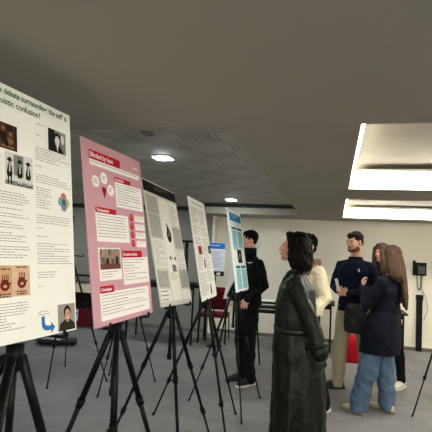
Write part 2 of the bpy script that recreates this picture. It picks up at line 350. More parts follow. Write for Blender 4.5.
for (u, v) in ((-.201, .232), (-.124, .257), (-.066, .206)):
    k = flat('speech_bubble', p, [(disc(u + .019 * cos(a * pi / 4), v + .015 * sin(a * pi / 4), .014), 0, 0) for a in range(8)] + [(disc(u, v, .022), 0, 1)] + lines(u - .02, v - .009, u + .02, v + .01, .008, .003, .2, 1, 2), [WHITEP, INK])
flat('heart', p, [(disc(-.137, .2, .013, .013), 0, 0), (disc(-.122, .2, .013, .013), 0, 0), ([(-.149, .197), (-.11, .197), (-.13, .156)], 0, 1), ([(-.134, .2), (-.126, .2), (-.128, .222), (-.132, .222)], 1, 1)], [DRED, RED])
for k in range(4):
    v = .087 - k * .045
    f = flat('text_panel', p, [(rect(.17, v - .018, .283, v + .016), 0, 0)] + lines(.178, v - .012, .276, v + .012, .011, .0026, .2, 1, 1), [WHITEP, mat('pink_ink', (190, 120, 130), .5)])
    f = flat('number_badge', p, [(disc(.131, v, .022, .021, 8, pi / 8), 0, 0)] + lines(.119, v - .008, .144, v + .01, .009, .003, 0, 1, 1), [RED, PINK])
flat('photo', p, [(rect(-.216, -.173, -.026, -.079), 0, 0), (rect(-.216, -.173, -.026, -.148), 3, 1)] + [(disc(x, v, .008, .011), 2, 3) for x, v in ((-.185, -.103), (-.15, -.108), (-.1, -.112), (-.06, -.1))] + [([(x - .014, -.15), (x - .012, v - .014), (x + .012, v - .014), (x + .014, -.15)], 1 if k % 2 else 4, 2) for k, (x, v) in enumerate(((-.185, -.103), (-.15, -.108), (-.1, -.112), (-.06, -.1)))] + [(rect(-.205, -.1, -.195, -.079), 4, 1), (rect(-.135, -.105, -.118, -.08), 4, 1)],
     [mat('warm_grey_print', (150, 136, 118), .5, noise=.3, nscale=60), mat('dark_coat_print', (46, 38, 34), .5), SKP, mat('brown_print', (112, 70, 56), .5), mat('tan_coat_print', (120, 92, 70), .5)])
flat('body_text', p, lines(-.212, -.215, -.035, -.183, .011, .003, .15), [INK], y0=.0012)
# --- poster 3
p = poster('poster', 'pale grey poster with a black title bar and a dark pear-shaped picture', *POS[2], PAPERG)
flat('title_banner', p, [(rect(-.297, .338, .297, .412), 0, 0)] + lines(-.12, .362, .14, .395, .016, .005, .1, 1, 1), [BLK, mat('dim_ink', (120, 116, 108), .6)])
LIG = mat('off_white_print', (232, 232, 224), .5)
sh = [(rect(-.28, .03, -.09, .19), 0, 0), (rect(-.28, -.17, -.09, .02), 1, 0), (rect(-.28, -.30, -.1, -.19), 0, 0), (rect(-.275, -.39, -.09, -.31), 1, 0), (rect(.12, .14, .285, .32), 1, 0), (rect(.12, -.02, .285, .13), 0, 0),
      (rect(.12, -.17, .285, -.03), 1, 0), (rect(.12, -.31, .285, -.18), 0, 0), (rect(-.075, -.39, .105, .32), 1, 0), (rect(-.28, .2, -.09, .32), 0, 0), (rect(.12, -.39, .285, -.32), 1, 0)]
for q_ in sh: flat('text_panel', p, [q_], [GREYP, LIG])
for q_ in ((-.27, .04, -.1, .31), (-.27, -.16, -.1, .01), (-.27, -.3, -.1, -.2), (.13, -.3, .275, .3), (-.06, -.25, .09, -.2)): flat('body_text', p, lines(*q_, .011, .0036, .1), [INK], y0=.0016)
flat('heading', p, lines(-.265, -.385, -.14, -.32, .027, .006, .1), [INKD], y0=.0016)
flat('picture', p, [(disc(.035, .062, .042, .05), 0, 0), ([(.0, .08), (.07, .08), (.04, .125), (.022, .145), (.005, .15), (.012, .125)], 0, 1), ([(.02, .05), (.045, .055), (.038, .095), (.028, .1)], 1, 2)], [BLK, mat('mid_grey_flat_print', (120, 120, 114), .5)], y0=.0016)
for u_, r_ in ((-.006, .014), (.08, .014), (.037, .006)): flat('emblem', p, [(disc(u_, -.1, r_), 0, 0)], [BLK], y0=.0016)
flat('code_patch', p, [(rect(.0, -.195, .075, -.145), 0, 0)], [mat('mid_grey_flat_print', (120, 120, 114), .5)], y0=.0016)
# --- poster 4
p = poster('poster', 'narrow looking off-white text poster with small red square picture', *POS[3], PAPER)
flat('title', p, lines(-.2, .365, .2, .385, .014, .007, 0), [INKD])
sh = []
for u0 in (-.27, .015):
    for a, b in ((.34, .2), (.185, .11), (.09, .03)): sh += lines(u0, b, u0 + .255, a, .0125, .004, .1)
sh += lines(-.06, -.05, .19, .02, .0125, .004, .1) + lines(.03, -.28, .26, -.06, .0125, .004, .2) + lines(-.27, -.38, .03, -.2, .0125, .004, .2) + lines(-.27, -.18, -.07, -.06, .0125, .004, .2)
flat('body_text', p, sh, [INK])
flat('picture', p, [(rect(-.19, -.05, -.07, .02), 0, 0), (disc(-.13, -.015, .03, .02), 1, 1)], [mat('brick_red_print', (150, 44, 34), .5), DRED], y0=.0016)
flat('photo', p, [(rect(.19, -.04, .29, .03), 0, 0), (disc(.24, .0, .02, .022), 1, 1)], [GR2, GR1], y0=.0016)
for u, v in ((-.02, -.125), (.083, -.348)): flat('figure_picture', p, [(rect(u - .02, v - .04, u + .022, v + .03), 0, 0), (disc(u, v + .034, .014), 0, 0), (rect(u - .03, v - .02, u + .02, v - .01), 0, 1)], [BLK], y0=.0016)
# --- poster 5
p = poster('poster', 'white poster with blue title block and pale blue columns in front of man in black', *POS[4], mat('cool_paper', (236, 242, 244), .5))
flat('title_banner', p, [(rect(-.225, .302, .275, .382), 0, 0)] + lines(-.15, .32, .2, .365, .022, .008, .1, 1, 1), [mat('title_blue_print', (24, 128, 190), .5), CYAN])
sh = []; hd = []
for u0, u1 in ((-.2, .005), (.04, .26)):
    sh += [(rect(u0, -.0 if u0 < 0 else .02, u1, .205), 0, 0), (rect(u0, -.4, u1, -.19), 0, 0)]; hd += [(rect(u0, .215, u1, .24), 0, 1), (rect(u0, -.185, u1, -.16), 0, 1)]
for q_ in sh: flat('text_panel', p, [q_], [mat('light_teal_print', (158, 214, 224), .5)])
for q_ in hd: flat('heading_banner', p, [q_], [TEALD])
for u0, u1 in ((-.19, -.005), (.05, .25)):
    for v0_, v1_ in ((.03, .2), (-.39, -.2)): flat('body_text', p, lines(u0, v0_, u1, v1_, .012, .004, .1), [mat('teal_ink', (74, 130, 146), .5)], y0=.0016)
flat('picture', p, [(rect(-.065, -.132, .13, .008), 0, 0), (disc(.02, -.07, .016, .03), 1, 1), (disc(.04, -.05, .006, .02), 2, 2)], [mat('night_blue_print', (18, 24, 46), .5), mat('flame_orange_print', (190, 110, 60), .5), WHITEP], y0=.0016)

# ------------------------------------------------------------ easels
def easel(label, hub, feet, post=None, group='black tripod easels in the poster row', r=.0115, arm=.2):
    """hub: world; feet: three (x, y); post: poster number it carries"""
    hub = Vector(hub); base = Vector((hub.x, hub.y, 0)); t = thing('tripod_easel', label, 'easel', base, group=group); h = hub - base
    b1 = bmesh.new(); rod(b1, h + Vector((0, 0, -.06)), h + Vector((0, 0, .03)), .026, .03, 16)
    for fx, fy in feet:
        d = (Vector((fx, fy, 0)) - base); d.z = 0; d.normalize(); q = h + Vector((0, 0, -.01)); a, b_ = frame(d)
        limb(b1, [q, q + d * .036 + Vector((0, 0, -.012))], [.016, .014], 10)
    obj('hub', b1, BLACKP, t, True)
    b1 = bmesh.new(); rod(b1, h + Vector((0, 0, -.06)), h + Vector((0, 0, -.3)), .0125, n=12); rod(b1, h + Vector((0, 0, -.30)), h + Vector((0, 0, -.335)), .018, .016, 12)
    obj('center_column', b1, BLACKM, t, True)
    for fx, fy in feet:
        f = Vector((fx, fy, 0)) - base; d = f.copy(); d.z = 0; d.normalize(); s = h + d * .034 + Vector((0, 0, -.02)); k1 = s.lerp(f, .36); k2 = s.lerp(f, .68)
        b1 = bmesh.new(); rod(b1, s, k1, r * 1.18, n=12); rod(b1, k1, k2, r * .95, n=12); rod(b1, k2, f + (s - f).normalized() * .02, r * .72, n=12)
        lg = obj('leg', b1, BLACKM, t, True)
        u = (f - s).normalized(); side = u.cross(Vector((0, 0, 1))).normalized()
        for k in (k1, k2):
            b1 = bmesh.new(); rod(b1, k - u * .028, k + u * .02, r * 1.6, r * 1.35, 12); limb(b1, [k, k + side * .024], [.008, .006], 8); obj('leg_clamp', b1, BLACKP, lg, True)
        b1 = bmesh.new(); limb(b1, [f + (s - f).normalized() * .03 , f + Vector((0, 0, .011))], [r * .9, r * 1.0], 10); obj('rubber_foot', b1, BLACKP, lg, True)
    if post is not None:
        c, ang = POS[post]; yaw, lean, roll = [radians(a) for a in ang]
        R = (Matrix.Rotation(yaw, 4, 'Z') @ Matrix.Rotation(lean, 4, 'X') @ Matrix.Rotation(roll, 4, 'Y')); c = Vector(c) - base
        def P(u, v, d=.0): return c + R @ Vector((u, d, v))
        b1 = bmesh.new(); rod(b1, h + Vector((0, 0, .02)), P(0, -PH / 2 + .1, .03), .013); rod(b1, P(0, -PH / 2 + .1, .03), P(0, .36, .022), .01); obj('mast', b1, BLACKM, t, True)
        for sgn in (-1, 1):
            b1 = bmesh.new(); a0 = P(0, -PH / 2 + .06, .03); a1 = P(sgn * arm, -PH / 2 - .012, .014); rod(b1, a0, a1, .007); rod(b1, a1, P(sgn * arm, -PH / 2 - .012, -.02), .006); rod(b1, P(sgn * arm, -PH / 2 - .012, -.02), P(sgn * arm, -PH / 2 + .012, -.02), .0055); obj('support_arm', b1, BLACKM, t, True)
    else:
        b1 = bmesh.new(); rod(b1, h + Vector((0, 0, .02)), h + Vector((0, 0, .5)), .011); rod(b1, h + Vector((0, 0, .2)), h + Vector((0, 0, .23)), .018); obj('mast', b1, BLACKM, t, True)
        for a in (60, 240):
            b1 = bmesh.new(); q = h + Vector((0, 0, .05)); e = q + Vector((.16 * cos(radians(a)), .16 * sin(radians(a)), -.01)); rod(b1, q, e, .007); rod(b1, e, e + Vector((0, 0, .03)), .006); obj('support_arm', b1, BLACKM, t, True)
    return t
easel('black tripod easel holding the white poster with the green title', (-1.03, 1.36, 1.165), [(-.84, .84), (-.99, 1.91), (-1.57, 1.25)], 0, r=.0145)
easel('black tripod easel holding the pink poster', (-1.05, 2.15, 1.13), [(-.78, 1.68), (-.9, 2.69), (-1.57, 2.30)], 1, r=.0135)
easel('black tripod easel holding the grey poster with black title bar', (-1.07, 3.02, 1.12), [(-.78, 2.56), (-.84, 3.52), (-1.6, 3.19)], 2)
easel('black tripod easel holding the poster with small red square picture', (-1.06, 3.87, 1.1), [(-.72, 3.47), (-.86, 4.39), (-1.57, 4.08)], 3)
easel('black tripod easel holding the blue titled poster before the man in black', (-.98, 4.64, 1.1), [(-.76, 4.17), (-.72, 4.95), (-1.39, 4.58)], 4, r=.010)
easel('black tripod easel standing behind the pink poster', (-2.25, 4.84, 1.16), [(-2.27, 4.32), (-2.54, 5.08), (-1.95, 5.07)], None, 'black tripod easels farther back', r=.010)
easel('black tripod easel seen between the two nearest posters', (-2.90, 4.66, 1.35), [(-2.88, 4.36), (-2.44, 4.84), (-3.2, 5.2)], None, 'black tripod easels farther back', r=.010)
easel('black tripod easel at the right edge of the photo', (1.18, 5.2, 1.2), [(.78, 5.01), (1.5, 4.9), (1.22, 5.65)], None, 'black tripod easels farther back', r=.010)

# ------------------------------------------------------------ people
from mathutils import noise as NZ
def solid(name, bm, m, parent=None, voxel=.008, it=4, disp=None, clampz=None):
    """union of overlapping closed shapes as one smooth skin; disp: list of (amount, (sx, sy, sz))"""
    me = bpy.data.meshes.new('raw'); bmesh.ops.recalc_face_normals(bm, faces=bm.faces[:]); bm.to_mesh(me); bm.free()
    t = bpy.data.objects.new('raw', me); C.objects.link(t)
    r = t.modifiers.new('r', 'REMESH'); r.mode = 'VOXEL'; r.voxel_size = voxel
    sm = t.modifiers.new('s', 'SMOOTH'); sm.iterations = it; sm.factor = .5
    me2 = bpy.data.meshes.new_from_object(t.evaluated_get(bpy.context.evaluated_depsgraph_get()))
    bpy.data.objects.remove(t)
    if disp:
        nr = [v.normal.copy() for v in me2.vertices]
        for v, n in zip(me2.vertices, nr):
            d = 0
            for k, (a, sc) in enumerate(disp): d += a * NZ.noise(Vector((v.co.x * sc[0] + 7 * k, v.co.y * sc[1], v.co.z * sc[2] + 3 * k)))
            v.co += n * d
    if clampz is not None:
        for v in me2.vertices:
            if v.co.z < clampz: v.co.z = clampz
    me2.name = name; me2.materials.clear(); me2.materials.append(m); me2.polygons.foreach_set('use_smooth', [True] * len(me2.polygons))
    o = bpy.data.objects.new(name, me2); C.objects.link(o)
    if parent: o.parent = parent
    return o
def skin(name, rgb):
    M = mat(name, rgb, .5, noise=.06, nscale=25); b = M.node_tree.nodes['Principled BSDF']
    b.inputs['Subsurface Weight'].default_value = .08; b.inputs['Subsurface Radius'].default_value = (.01, .004, .002); return M
def add_hand(bm, w, d, n, t, curl=25, k=1.0, grow=0, spread=5):
    """w wrist, d finger direction, n the way the palm faces, t thumb side"""
    w, d, n, t = Vector(w), Vector(d).normalized(), Vector(n), Vector(t)
    n = (n - d * n.dot(d)).normalized(); t0 = d.cross(n); t = t0 if t0.dot(t) > 0 else -t0
    limb(bm, [w - d * .01, w + d * .03 * k, w + d * .07 * k, w + d * .086 * k], [(.026 * k + grow, .017 * k + grow), (.033 * k + grow, .015 * k + grow), (.038 * k + grow, .013 * k + grow), (.036 * k + grow, .011 * k + grow)], 14, up=n)
    for i, L in enumerate((.072, .080, .074, .058)):
        b = w + d * (.078 - .004 * abs(i - 1)) * k + t * (.029 - i * .0195) * k; sp = radians((1.4 - i) * spread); c = radians(curl * (.9 + .12 * i))
        pts = [b]; ang = c * .4
        for f in (.45, .3, .25):
            dd = (d * cos(ang) + n * sin(ang)); dd = dd * cos(sp) + t * sin(sp); pts.append(pts[-1] + dd * L * f * k); ang += c
        limb(bm, pts, [.0085 * k + grow, .0080 * k + grow, .0074 * k + grow, .0064 * k + grow], 10)
    b = w + d * .022 * k + t * .022 * k; p1 = b + (t * .55 + d * .75 + n * .35).normalized() * .042 * k; p2 = p1 + (t * .25 + d * .85 + n * .45).normalized() * .032 * k
    limb(bm, [b, p1, p2], [.0135 * k + grow, .0105 * k + grow, .0082 * k + grow], 10)
class Fig:
    def __init__(s, label, loc, facing, H, group=None, female=False, **kw):
        s.k = H / 1.75; s.f = female; s.label = label; s.loc = loc; s.rz = math.atan2(-facing[0], facing[1]); s.group = group
        g = s.g = dict(hipw=.088, shw=.185 if not female else .165, footL=0, footR=0)
        s.J = {'hipR': (.085, 0, .92), 'hipL': (-.085, 0, .92), 'kneeR': (.10, .02, .50), 'kneeL': (-.10, .02, .50), 'ankR': (.11, -.02, .08), 'ankL': (-.11, -.02, .08),
               'shR': (g['shw'] - .012, 0, 1.375), 'shL': (-g['shw'] + .012, 0, 1.375), 'elR': (.24, -.02, 1.12), 'elL': (-.24, -.02, 1.12), 'wrR': (.24, .05, .87), 'wrL': (-.24, .05, .87),
               'neck': (0, -.005, 1.44), 'chin': (0, .03, 1.527)}
        s.hd = kw.pop('head', (0, 0, 0)); s.hands = kw.pop('hands', {}); s.toe = kw.pop('toe', {'R': 8, 'L': -8}); s.lean = kw.pop('lean', 0.0); s.leanx = kw.pop('leanx', 0.0)
        s.J.update(kw)
        s.HM = Euler((radians(s.hd[1]), radians(s.hd[2]), radians(s.hd[0]))).to_matrix()
    def p(s, v):
        v = Vector(v); h = max(0, v.z - .95); return Vector((v.x + s.leanx * h, v.y + s.lean * h, v.z)) * s.k
    def j(s, n): return s.p(s.J[n])
    def hp(s, v):   # head frame: origin at the chin
        c = Vector((0, -.02, .06)); q = s.HM @ (Vector(v) - c) + c; return s.p(s.J['chin']) + q * s.k
    def torso(s, bm, rings, n=32, fold=None):
        R = []
        for i, r in enumerate(rings):
            z, cy, rx, ry = r[:4]; cx = r[4] if len(r) > 4 else 0
            c = s.p((cx, cy, z)); ring = []
            for q in range(n):
                a = 2 * pi * q / n; fo = 1 + (fold(a, z) if fold else 0)
                x = math.copysign(abs(cos(a)) ** .85, cos(a)); y = math.copysign(abs(sin(a)) ** .85, sin(a))
                ring.append(c + Vector((rx * fo * x, ry * fo * y, 0)) * s.k)
            R.append(ring)
        loft(bm, R)
    def body(s, m, beard=None, eye=(50, 34, 24), lip=(150, 84, 76)):
        k = s.k; bm = bmesh.new(); f = s.f
        T = [(.86, 0, .13, .085), (.95, 0, .145, .1), (1.08, 0, .125 if f else .135, .085), (1.2, .005, .135, .095), (1.32, .005, .14, .095), (1.38, 0, .12, .078), (1.42, -.005, .075, .06), (1.46, -.005, .05, .048)]
        s.torso(bm, T)
        for S_ in 'RL':
            limb(bm, [s.j('hip' + S_), s.j('knee' + S_), s.j('ank' + S_)], [.07 * k, .046 * k, .034 * k]); 
            limb(bm, [s.j('neck') + Vector((s.j('sh' + S_).x * .3, 0, -.05 * k)), s.j('sh' + S_), s.j('el' + S_), s.j('wr' + S_)], [.03 * k, .038 * k, .034 * k, .0245 * k])
            a = s.j('ank' + S_); q = radians(s.toe[S_]); d = Vector((sin(q), cos(q), 0))
            limb(bm, [a + Vector((0, 0, -.03 * k)), a + d * .08 * k + Vector((0, 0, -.045 * k)), a + d * .14 * k + Vector((0, 0, -.052 * k))], [.03 * k, .028 * k, .02 * k])
            w = s.j('wr' + S_); e = s.j('el' + S_); h = dict(d=(w - e), n=(-1 if S_ == 'R' else 1, 0, 0), t=(0, 1, 0), curl=28); h.update(s.hands.get(S_, {}))
            add_hand(bm, w, h['d'], h['n'], h['t'], h['curl'], k * (.93 if f else 1.0))
        nr = .045 if f else .055
        limb(bm, [s.j('neck') + Vector((0, -.01, -.02)) * k, s.hp((0, -.03, .06))], [nr * k * 1.08, nr * k])
        H = s.hp; E3 = lambda v: (v[0] * k, v[1] * k, v[2] * k); R = s.HM.to_euler()
        def e(c, r, n=24): ell(bm, H(c), E3(r), R, n)
        e((0, -.022, .142), (.073, .092, .084)); e((0, .022, .1), (.062, .062, .083)); e((0, .03, .055), (.05, .05, .05)); e((0, .052, .018), (.026, .026, .019))
        e((.036, -.0, .04), (.02, .045, .03)); e((-.036, 0, .04), (.02, .045, .03))
        e((0, .062, .13), (.05, .02, .014)); e((.034, .055, .085), (.024, .022, .022)); e((-.034, .055, .085), (.024, .022, .022))
        limb(bm, [H((0, .078, .128)), H((0, .089, .1)), H((0, .0965, .084))], [.0075 * k, .0095 * k, .0115 * k], 10); e((.011, .088, .079), (.009, .01, .008)); e((-.011, .088, .079), (.009, .01, .008))
        e((0, .080, .056), (.022, .010, .006), 16); e((0, .078, .046), (.019, .011, .007), 16)
        for sx in (-1, 1): ell(bm, H((sx * .076, -.012, .1)), E3((.01, .019, .032)), R, 16)
        o = solid('person', bm, m, None, .0048, 2); o.location = s.loc; o.rotation_euler = (0, 0, s.rz)
        tag(o, s.label, 'person', s.group); s.o = o
        for sx in (-1, 1):
            b1 = bmesh.new(); ell(b1, H((sx * .03, .072, .112)), E3((.012, .0105, .0065)), R, 16); ey = obj('eye', b1, mat('eye_white', (170, 150, 138), .4), o, True)
            b1 = bmesh.new(); ell(b1, H((sx * .03, .0805, .112)), E3((.0058, .0035, .0055)), R, 12); obj('iris', b1, mat('iris_dark', eye, .2), ey, True)
            b1 = bmesh.new(); limb(b1, [H((sx * .014, .0815, .1295)), H((sx * .032, .0785, .134)), H((sx * .05, .066, .13))], [.003 * k, .0036 * k, .002 * k], 8); obj('eyebrow', b1, mat('brow_hair', (30, 22, 18), .8), o, True)
        b1 = bmesh.new(); ell(b1, H((0, .0855, .0535)), E3((.020, .0075, .0045)), R, 16); ell(b1, H((0, .0835, .0455)), E3((.017, .0075, .005)), R, 16); obj('lips', b1, mat('lip_skin', lip, .45), o, True)
        return o
    def shoe(s, S_, upper, sole, L=1.0, w=1.0, high=0.0):
        k = s.k; a = s.j('ank' + S_); q = radians(s.toe[S_]); d = Vector((sin(q), cos(q), 0)); r = Vector((cos(q), -sin(q), 0)); g = Vector((a.x, a.y, 0))
        bm = bmesh.new(); P = lambda u, z: g + d * u * k * L + Vector((0, 0, z * k))
        limb(bm, [P(-.045, .05), P(0, .055), P(.06, .05), P(.12, .038), P(.165, .03)], [(.034 * k * w, .042 * k), (.038 * k * w, .046 * k), (.042 * k * w, .04 * k), (.045 * k * w, .03 * k), (.034 * k * w, .022 * k)], 16, up=(0, 0, 1))
        limb(bm, [P(-.012, .06), P(-.008, .09 + high)], [.04 * k, .038 * k], 14)
        o = solid('shoe', bm, upper, s.o, .006, 3, clampz=.016)
        out = [(-.085, 0), (-.075, .028), (-.04, .036), (.02, .036), (.08, .046), (.14, .046), (.185, .03), (.202, 0)]
        out = out + [(u, -v) for u, v in out[-2:0:-1]]
        bm = bmesh.new(); R = [[g + d * u * k * L * sc + r * v * k * w * sc + Vector((0, 0, z)) for u, v in out] for z, sc in ((.0, .97), (.006, 1.02), (.02, 1.02), (.024, .98))]
        loft(bm, R); obj('sole', bm, sole, o)
        return o
    def trousers(s, m, thigh=.09, knee=.068, hem=.06, hz=.06, top=1.0, disp=((.010, (9, 9, 7)), (.005, (22, 22, 16))), name='trousers'):
        k = s.k; bm = bmesh.new(); s.torso(bm, [(.80, 0, .11, .09), (.86, 0, .155, .108), (.93, 0, .165, .118), (top, 0, .152, .108)])
        for S_ in 'RL':
            a = s.j('ank' + S_); b = Vector((a.x, a.y, hz * k)); kn = s.j('knee' + S_); hp_ = s.j('hip' + S_)
            mid = hp_.lerp(kn, .5); cf = kn.lerp(b, .5)
            pts = [hp_, mid, kn, cf, b]; rr = [thigh * 1.03 * k, thigh * .95 * k, knee * k, (knee * .45 + hem * .55) * k, hem * k]
            limb(bm, pts[:1] + pts[1:], rr, 20)
        return solid(name, bm, m, s.o, .008, 3, disp, clampz=.022)
    def top(s, name, m, rings, g_up=.055, g_el=.046, g_wr=.036, cuff=.0, disp=((.009, (8, 8, 9)), (.004, (22, 22, 20))), voxel=.008, fold=None, extra=None):
        k = s.k; bm = bmesh.new(); s.torso(bm, rings, fold=fold)
        for S_ in 'RL':
            sh, el, wr = s.j('sh' + S_), s.j('el' + S_), s.j('wr' + S_); e = wr + (wr - el).normalized() * cuff
            inn = s.j('neck') + Vector((sh.x * .18, 0, -.035 * k))
            limb(bm, [inn, sh, sh.lerp(el, .5), el, el.lerp(e, .5), e], [g_up * .85 * k, g_up * .98 * k, (g_up * .5 + g_el * .5) * k, g_el * k, (g_el * .5 + g_wr * .5) * k, g_wr * k], 18)
        if extra: extra(bm)
        return solid(name, bm, m, s.o, voxel, 3, disp)
    def hair_cap(s, bm, r=(.084, .1, .088), c=(0, -.03, .152), low=True, short=False):
        R = s.HM.to_euler(); k = s.k
        ell(bm, s.hp(c), (r[0] * k, r[1] * k, r[2] * k), R, 28)
        if low and short: ell(bm, s.hp((0, -.062, .11)), (.066 * k, .045 * k, .055 * k), R, 24)
        elif low: ell(bm, s.hp((0, -.06, .10)), (.07 * k, .055 * k, .07 * k), R, 24)
    def strands(s, bm, paths):
        for pts, rr in paths: limb(bm, [s.hp(p_) for p_ in pts], [(a * s.k, b * s.k) if not isinstance(r_, (int, float)) else r_ * s.k for r_ in rr for a, b in [r_ if not isinstance(r_, (int, float)) else (r_, r_)]], 14, up=None)
def ringband(s, name, z, cy, rx, ry, h, m, t=.006, leanz=0, n=40):
    bm = bmesh.new(); R = []
    for dz, g in ((-h / 2, 0), (-h / 2, t), (h / 2, t), (h / 2, 0)):
        c = s.p((0, cy, z + dz)); R.append([c + Vector((math.copysign(abs(cos(a)) ** .85, cos(a)) * (rx + g), math.copysign(abs(sin(a)) ** .85, sin(a)) * (ry + g), 0)) * s.k for a in [2 * pi * i / n for i in range(n)]])
    R.append(R[0]); loft(bm, R, cap=False); return obj(name, bm, m, s.o, True)

NAVY = mat('navy_knit', (16, 24, 42), .9, bump=.3, bscale=220, sheen=.0)
BLKF = mat('black_fabric', (11, 11, 13), .85, bump=.2, bscale=160)
BLKT = mat('black_trouser_cloth', (12, 12, 15), .85, bump=.2, bscale=160)
COATM = mat('dark_green_leather', (10, 13, 5), .5, noise=.3, nscale=5, spec=.25, bump=.25, bscale=14, stretch=(1, 1, .35))
CREAM = mat('cream_fleece', (212, 200, 168), .95, bump=.6, bscale=130, noise=.08, nscale=40)
KHAKI = mat('khaki_cotton', (168, 157, 128), .85, noise=.06, nscale=8, bump=.15, bscale=120)
DENIM = mat('blue_denim', (80, 99, 121), .85, noise=.22, nscale=7, bump=.25, bscale=180)
SHB = mat('black_suede', (18, 17, 18), .8); SHW = mat('white_trainer_leather', (214, 208, 194), .5); SHBG = mat('beige_trainer_suede', (186, 172, 138), .7, noise=.12, nscale=30)
SOLEW = mat('off_white_rubber', (222, 214, 196), .6); SOLED = mat('dark_rubber', (30, 28, 28), .7); SOLEG = mat('gum_rubber', (130, 108, 78), .7)
HBLK = mat('black_hair', (9, 7, 7), .7, spec=.1, noise=.3, nscale=30, stretch=(3, 3, .4), bump=.5, bscale=60)
HDBR = mat('dark_brown_hair', (24, 16, 14), .7, spec=.2, noise=.4, nscale=30, stretch=(3, 3, .5), bump=.6, bscale=60)
HBRN = mat('brown_hair', (66, 48, 36), .5, noise=.35, nscale=18, stretch=(4, 4, .25), bump=.6, bscale=50)
HLGT = mat('light_brown_hair', (74, 53, 34), .55, spec=.3, noise=.55, nscale=16, stretch=(4, 4, .2), bump=.7, bscale=45)
SK1 = skin('fair_skin', (206, 158, 132)); SK2 = skin('warm_skin', (188, 132, 104)); SK3 = skin('rosy_skin', (214, 160, 134))
MALE = lambda g=0, hem=.9: [(hem, 0, .165 + g, .118 + g), (1.0, 0, .158 + g, .112 + g), (1.1, 0, .152 + g, .108 + g), (1.2, .005, .160 + g, .115 + g), (1.32, .005, .175 + g, .120 + g), (1.385, 0, .15 + g * .7, .1 + g), (1.43, -.005, .095 + g * .5, .078 + g * .5), (1.462, -.005, .07 + g * .3, .066 + g * .3)]
FEM = lambda g=0, hem=.9: [(hem, 0, .165 + g, .118 + g), (1.0, 0, .150 + g, .106 + g), (1.1, 0, .138 + g, .098 + g), (1.2, .008, .143 + g, .108 + g), (1.3, .01, .155 + g, .115 + g), (1.385, 0, .135 + g * .7, .094 + g), (1.43, -.005, .1 + g * .5, .07 + g * .5), (1.46, -.005, .062 + g * .3, .06 + g * .3)]
STR = ((.006, (60, 60, 6)), (.004, (110, 110, 12)))

# --- man in the black track jacket, facing left behind the last poster
a = Fig('man in black track jacket and black trousers standing behind the blue and white poster', (-.985, 5.47, 0), (-.72, -.69), 1.79, head=(-16, -3, 0),
        elR=(.27, -.03, 1.13), elL=(-.27, -.03, 1.13), wrR=(.19, .13, .98), wrL=(-.19, .13, .98), kneeR=(.10, .02, .5), kneeL=(-.09, .02, .5), ankR=(.10, -.04, .08), ankL=(-.10, .0, .08),
        hands={'R': dict(d=(-.3, .35, -.9), n=(-.6, -.6, 0), curl=30), 'L': dict(d=(.3, .35, -.9), n=(.6, -.6, 0), curl=30)}, toe={'R': 14, 'L': -10})
a.body(SK1)
a.trousers(BLKT, .092, .07, .062)
jk = a.top('track_jacket', BLKF, MALE(.018, .9), .066, .056, .042)
ringband(a, 'collar', 1.502, .008, .070, .072, .10, BLKF, .006)
b1 = bmesh.new(); limb(b1, [a.p((0, .126, 1.42 - i * .05)) + Vector((0, .012 * min(i, 2), 0)) for i in range(3)], [.003] * 3, 8); obj('zip', b1, mat('grey_zip', (70, 70, 72), .4), jk, True)
from mathutils.bvhtree import BVHTree
def on_cloth(o, p, pts, m, name='logo', lift=.003):
    """a small flat badge lying on the cloth nearest to p"""
    t_ = BVHTree.FromPolygons([v.co for v in o.data.vertices], [tuple(f.vertices) for f in o.data.polygons]); q, nn, _, _ = t_.find_nearest(p)
    ax = Vector((0, 0, 1)).cross(nn).normalized(); ay = nn.cross(ax)
    b = bmesh.new(); loft(b, [[q + ax * x + ay * y + nn * h for x, y in pts] for h in (-.004, lift + .004)]); return obj(name, b, m, o)
on_cloth(jk, a.p((-.16, .12, 1.40)), [(-.034, .006), (-.008, -.008), (.034, .012), (-.006, .004)], mat('white_logo', (220, 220, 220), .5))
for S_ in 'RL': a.shoe(S_, SHB, SOLEW if S_ == 'L' else SOLED)
bm = bmesh.new(); a.hair_cap(bm, (.08, .096, .083), (0, -.03, .155), short=True); a.strands(bm, [([(-.05, .022, .19), (0, .038, .196), (.05, .022, .19)], [.024, .025, .024])]); solid('hair', bm, HBLK, a.o, .006, 3, ((.006, (45, 45, 45)),))

# --- woman in the long dark leather coat, in profile
c = Fig('woman with long black hair in long dark green leather trench coat, nearest person', (-.235, 3.66, 0), (-1, -.02), 1.69, female=True, head=(-4, 9, 0), lean=.125,
        elL=(-.225, -.09, 1.12), wrL=(-.235, -.155, .87), elR=(.235, .02, 1.12), wrR=(.235, .13, .92), hands={'L': dict(d=(0, -.15, -1), n=(1, .3, 0), t=(.2, 1, 0), curl=34)}, toe={'R': 5, 'L': -5})
c.body(SK2, lip=(140, 70, 66))
c.trousers(BLKT, .085, .06, .055)
for S_ in 'RL': c.shoe(S_, SHB, SOLED, high=.05)
def pleat(a_, z): 
    t_ = max(0, min(1, (1.0 - z) / .7)); return t_ * (.05 * sin(9 * a_ + 1) + .03 * sin(15 * a_ + 2.2)) + (.02 * sin(13 * a_) if z < 1.1 else 0)
coat = [(.17, 0, .27, .215), (.3, 0, .265, .212), (.5, .005, .25, .205), (.7, .012, .235, .198), (.85, .03, .222, .19), (.95, .035, .2, .175), (1.0, .036, .188, .164), (1.06, .034, .19, .164), (1.2, .02, .19, .158), (1.32, .004, .188, .14), (1.385, 0, .155, .108), (1.43, -.005, .105, .085), (1.455, -.005, .075, .07)]
def coat_extra(bm):
    for S_, sx in (('R', 1), ('L', -1)):   # storm cuffs and shoulder flaps
        e, w_ = c.j('el' + S_), c.j('wr' + S_); limb(bm, [e.lerp(w_, .82), w_ + (w_ - e).normalized() * .005], [.058, .062], 18, round_=False)
